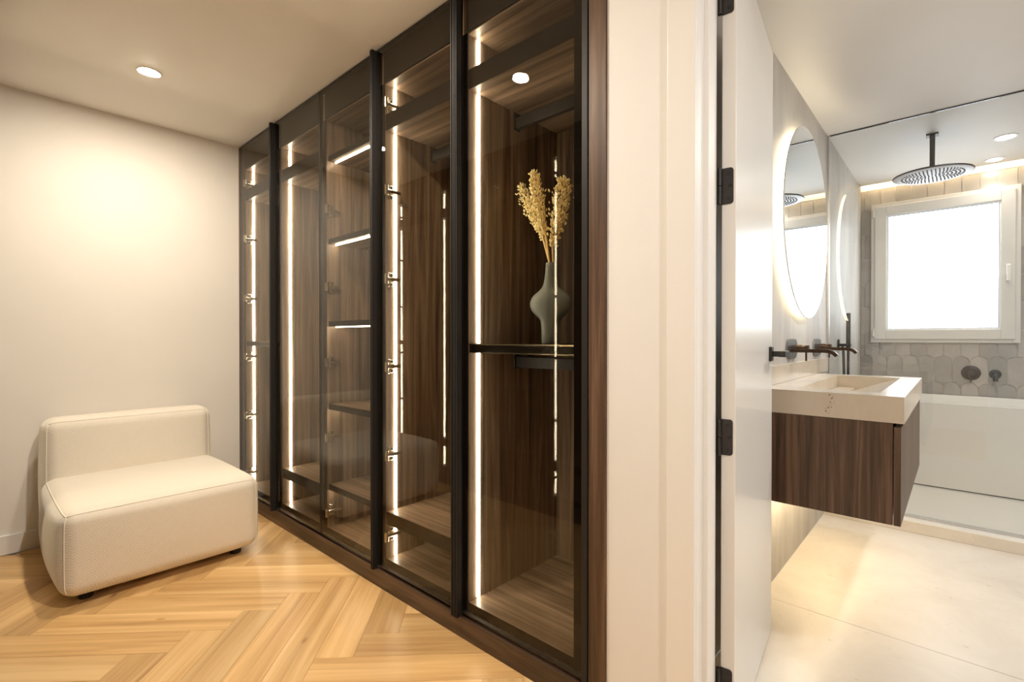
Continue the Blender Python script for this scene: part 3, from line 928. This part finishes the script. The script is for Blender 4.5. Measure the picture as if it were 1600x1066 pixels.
# ------------------------------------------------------------------ round mirror
mi = empty('round_mirror', (2.955, YM, 1.705), 'round backlit mirror on the concrete-look wall', 'mirror')
mc = (2.955, 0.0, 1.705); MR = 0.492
link('mirror_glass', lathe(bmesh.new(), [(MR - .002, 0.580), (MR, 0.5815), (MR, 0.585), (MR - .002, 0.5865)], mc, 'y', 96), 'mirror', mi)
link('back_plate', lathe(bmesh.new(), [(MR - 0.03, 0.5870), (MR - 0.03, YM - 0.001)], mc, 'y', 96), 'white_paint', mi, smooth=True)
bm = bmesh.new()
for a_, b_, y0_, y1_ in ((MR - 0.0299, MR - 0.0255, 0.596, 0.612),):
    n = 96
    rg = [[bm.verts.new((mc[0] + r_ * cos(2 * pi * k / n), yy, mc[2] + r_ * sin(2 * pi * k / n))) for k in range(n)] for r_, yy in ((a_, y0_), (b_, y0_), (b_, y1_), (a_, y1_))]
    for i in range(4):
        for k in range(n):
            bm.faces.new((rg[i][k], rg[i][(k + 1) % n], rg[(i + 1) % 4][(k + 1) % n], rg[(i + 1) % 4][k]))
link('led_strip', bm, 'led_mirror', mi)

# ------------------------------------------------------------------ shower zone
pf = empty('shower_platform', (4.4, -0.4, 0), 'low pale shower platform behind the glass screen', 'shower platform')
link('riser', B(3.600, 3.640, -1.349, YM - 0.001, 0.0, 0.060, 0.001, 1), 'slab', pf)
link('tray', B(3.641, XF + 0.004, -1.349, YM - 0.001, 0.0, 0.064, 0.001, 1), 'tray', pf)
link('riser_cap', B(3.600, 3.640, -1.349, YM - 0.001, 0.0602, 0.064), 'tray', pf)
gs = empty('shower_screen', (3.69, -0.2, 0.064), 'full-height clear glass shower screen in front of the bathtub', 'glass screen')
link('pane', B(3.685, 3.693, -1.0, YM - 0.006, 0.070, H - 0.006), 'clear', gs)
link('bottom_channel', B(3.679, 3.699, -1.0, YM - 0.001, 0.0645, 0.076), 'steel', gs)
link('wall_channel', B(3.681, 3.697, YM - 0.012, YM - 0.0005, 0.077, H - 0.001), 'steel', gs)
link('top_channel', B(3.682, 3.696, -1.0, YM - 0.013, H - 0.005, H - 0.0005), 'anthracite', gs)

# bathtub
bt = empty('bathtub', (4.8, -0.3, 0.064), 'white freestanding bathtub below the window', 'bathtub')
bm = bmesh.new()
def rrect(x0, x1, y0, y1, r, z, n=8):
    out_ = []
    for cxx, cyy, a0 in ((x1 - r, y1 - r, 0), (x0 + r, y1 - r, pi / 2), (x0 + r, y0 + r, pi), (x1 - r, y0 + r, 3 * pi / 2)):
        for i in range(n + 1):
            a_ = a0 + pi / 2 * i / n
            out_.append((cxx + r * cos(a_), cyy + r * sin(a_), z))
    return out_
tx0, tx1, ty0, ty1 = 4.475, 5.150, -1.10, 0.60
levels = [rrect(tx0 + .055, tx1 - .02, ty0 + .05, ty1 - .05, .03, .0715), rrect(tx0 + .054, tx1 - .018, ty0 + .049, ty1 - .049, .03, .078), rrect(tx0 + .002, tx1, ty0, ty1, .035, .650), rrect(tx0, tx1, ty0, ty1, .035, .660),
          rrect(tx0 + .003, tx1 - .003, ty0 + .003, ty1 - .003, .033, .664), rrect(tx0 + .030, tx1 - .030, ty0 + .03, ty1 - .03, .06, .664), rrect(tx0 + .034, tx1 - .034, ty0 + .034, ty1 - .034, .06, .660),
          rrect(tx0 + .09, tx1 - .09, ty0 + .14, ty1 - .14, .12, .25), rrect(tx0 + .13, tx1 - .13, ty0 + .19, ty1 - .19, .12, .205)]
rg = [[bm.verts.new(p) for p in lv] for lv in levels]
for i in range(len(rg) - 1):
    for k in range(len(rg[0])):
        bm.faces.new((rg[i][k], rg[i][(k + 1) % len(rg[0])], rg[i + 1][(k + 1) % len(rg[0])], rg[i + 1][k]))
bm.faces.new(rg[0]); bm.faces.new(rg[-1])
link('shell', bm, 'acrylic', bt, smooth=True)
link('overflow', lathe(bmesh.new(), [(0.03, 0.0), (0.03, -0.008), (0.026, -0.010)], (4.81, 0.548, 0.55), 'y', 24), 'steel', bt, smooth=True)
link('painted_gap_shadow', B(tx0 + .06, tx1 - .025, ty0 + .056, ty1 - .056, .0641, .0713), 'rubber', bt)  # black block stands in for the shade beneath the tub

# bath controls on the tiled wall
bk = empty('bath_mixer', (XF, -0.078, 0.80), 'round black bath mixer on the tiles below the window', 'mixer')
link('plate', lathe(bmesh.new(), [(0.056, -0.001), (0.056, -0.006), (0.053, -0.008)], (XF, -0.078, 0.842), 'x', 40), 'rubber', bk, smooth=True)
link('knob', lathe(bmesh.new(), [(0.030, -0.008), (0.028, -0.045), (0.025, -0.048)], (XF, -0.078, 0.842), 'x', 32), 'graphite', bk, smooth=True)
link('lever', tube(bmesh.new(), [(XF - 0.034, -0.078, 0.816), (XF - 0.036, -0.078, 0.770)], 0.004, 10), 'rubber', bk, smooth=True)
bk = empty('bath_spout_outlet', (XF, -0.211, 0.80), 'small black wall outlet to the right of the bath mixer', 'outlet')
link('plate', lathe(bmesh.new(), [(0.034, -0.001), (0.034, -0.006), (0.031, -0.008)], (XF, -0.211, 0.838), 'x', 32), 'rubber', bk, smooth=True)
link('elbow', tube(bmesh.new(), [(XF - 0.006, -0.211, 0.836), (XF - 0.032, -0.211, 0.834), (XF - 0.040, -0.211, 0.824), (XF - 0.041, -0.211, 0.786)], [0.014, 0.014, 0.0145, 0.0145], 20), 'graphite', bk, smooth=True)

# hand shower
hs = empty('hand_shower', (4.05, YM, 0.9), 'slim dark hand shower on a wall bracket behind the glass', 'shower')
wx, wy = 4.085, 0.560
link('wand', tube(bmesh.new(), [(wx, wy, 1.03), (wx, wy, 1.278), (wx, wy, 1.282)], [0.0135, 0.0135, 0.012], 20), 'graphite', hs, smooth=True)
bm = bmesh.new()
box(bm, wx - 0.034, wx - 0.004, YM - 0.012, YM - 0.0005, 1.045, 1.100, 0.001)
box(bm, wx - 0.024, wx + 0.018, wy - 0.016, YM - 0.012, 1.052, 1.070, 0.001)
link('bracket', bm, 'graphite', hs)
pts = [(wx, wy, 1.03), (wx, wy, 0.85), (wx - 0.004, wy, 0.55), (wx - 0.02, wy, 0.38), (wx - 0.05, wy + .004, 0.33), (wx - 0.08, wy + .008, 0.38), (wx - 0.086, wy + .01, 0.6), (wx - 0.07, wy + .014, 0.85), (wx - 0.055, wy + .02, 1.0), (wx - 0.02, wy + .03, 1.05)]
def smooth_path(pts, k=6):
    P = [Vector(p) for p in pts]; o_ = []
    for i in range(len(P) - 1):
        p0, p1, p2, p3 = P[max(i - 1, 0)], P[i], P[i + 1], P[min(i + 2, len(P) - 1)]
        for j in range(k):
            t = j / k
            o_.append(0.5 * ((2 * p1) + (-p0 + p2) * t + (2 * p0 - 5 * p1 + 4 * p2 - p3) * t * t + (-p0 + 3 * p1 - 3 * p2 + p3) * t ** 3))
    return o_ + [P[-1]]
link('hose', tube(bmesh.new(), smooth_path(pts), 0.0085, 12), 'graphite', hs, smooth='all')

# rain shower
sx0, sy0 = 4.10, 0.123
rs = empty('rain_shower', (sx0, sy0, H), 'large round rain shower head hanging from the ceiling', 'shower')
link('flange', B(sx0 - 0.03, sx0 + 0.03, sy0 - 0.03, sy0 + 0.03, H - 0.010, H - 0.0005, 0.0015), 'graphite', rs)
link('arm', B(sx0 - 0.0135, sx0 + 0.0135, sy0 - 0.0135, sy0 + 0.0135, 2.170, H - 0.010, 0.002), 'graphite', rs)
link('swivel', lathe(bmesh.new(), [(0.013, 2.150), (0.015, 2.156), (0.015, 2.166), (0.010, 2.171)], (sx0, sy0, 0), 'z', 24), 'graphite', rs, smooth=True)
hd = link('head', lathe(bmesh.new(), [(0.198, 2.1405), (0.200, 2.142), (0.200, 2.148), (0.197, 2.150)], (sx0, sy0, 0), 'z', 72), 'graphite', rs, smooth=True)
M['face_reflection'] = principled('painted_reflection_face', (0.62, 0.62, 0.66), 0.35, 0.1)[0]  # pale colour stands in for the reflection on the shower face
link('face', lathe(bmesh.new(), [(0.193, 2.1385), (0.1965, 2.1404)], (sx0, sy0, 0), 'z', 72), 'face_reflection', hd, smooth=True)
nz = bmesh.new()
for ri in range(1, 9):
    rad = 0.019 * ri
    cnt = 6 * ri
    for k in range(cnt):
        a_ = 2 * pi * k / cnt
        lathe(nz, [(0.0030, 2.1335), (0.0045, 2.1386)], (sx0 + rad * cos(a_), sy0 + rad * sin(a_), 0), 'z', 6)
link('nozzles', nz, 'graphite', hd)['kind'] = 'stuff'

# ------------------------------------------------------------------ window
wn = empty('window_1', (XF, 0.10, WZ0), 'white framed frosted window bright with daylight', kind=ST)
def ring(y0, y1, z0, z1, t, x0, x1, bev=0.002):
    b_ = bmesh.new()
    box(b_, x0, x1, y0, y0 + t, z0, z1, bev, 1); box(b_, x0, x1, y1 - t, y1, z0, z1, bev, 1)
    box(b_, x0, x1, y0 + t, y1 - t, z0, z0 + t, bev, 1); box(b_, x0, x1, y0 + t, y1 - t, z1 - t, z1, bev, 1)
    return b_
link('frame', ring(WY0 - 0.006, WY1 + 0.006, WZ0 - 0.006, WZ1 + 0.006, 0.046, XF - 0.022, XF + 0.06), 'pvc', wn)
sash = link('sash', ring(WY0 + 0.022, WY1 - 0.022, WZ0 + 0.022, WZ1 - 0.022, 0.076, XF - 0.040, XF + 0.05, 0.003), 'pvc', wn)
gy0, gy1, gz0, gz1 = WY0 + 0.0965, WY1 - 0.0965, WZ0 + 0.0965, WZ1 - 0.0965
link('glazing_bead', ring(gy0, gy1, gz0, gz1, 0.011, XF - 0.026, XF + 0.03, 0.001), 'bead', sash)
link('gasket', ring(gy0 + 0.0112, gy1 - 0.0112, gz0 + 0.0112, gz1 - 0.0112, 0.003, XF - 0.020, XF + 0.03, 0.0), 'gasket', sash)
link('pane', B(XF - 0.012, XF + 0.006, gy0 + 0.0142, gy1 - 0.0142, gz0 + 0.0142, gz1 - 0.0142), 'frosted', wn)
hy_ = WY0 + 0.060
hh_ = link('handle', B(XF - 0.049, XF - 0.040, hy_ - 0.015, hy_ + 0.015, 1.575, 1.655, 0.002), 'handle_white', sash)
link('lever', (lambda b_: box(box(b_, XF - 0.078, XF - 0.049, hy_ - 0.009, hy_ + 0.009, 1.62, 1.64, 0.002), XF - 0.084, XF - 0.070, hy_ - 0.010, hy_ + 0.010, 1.53, 1.645, 0.003))(bmesh.new()), 'handle_white', sash)
for zc in (WZ1 - 0.075, WZ0 + 0.075):
    link('hinge', tube(bmesh.new(), [(XF - 0.032, WY1 - 0.014, zc - 0.032), (XF - 0.032, WY1 - 0.014, zc + 0.032)], 0.009, 12), 'handle_white', sash, smooth=True)

# warm strip in the slot above the window tiles
tag(link('led_strip', B(XF - 0.054, XF - 0.049, -1.30, YM - 0.01, H + 0.030, H + 0.045), 'led_cove'), 'warm light strip hidden in the slot above the window', 'light strip')
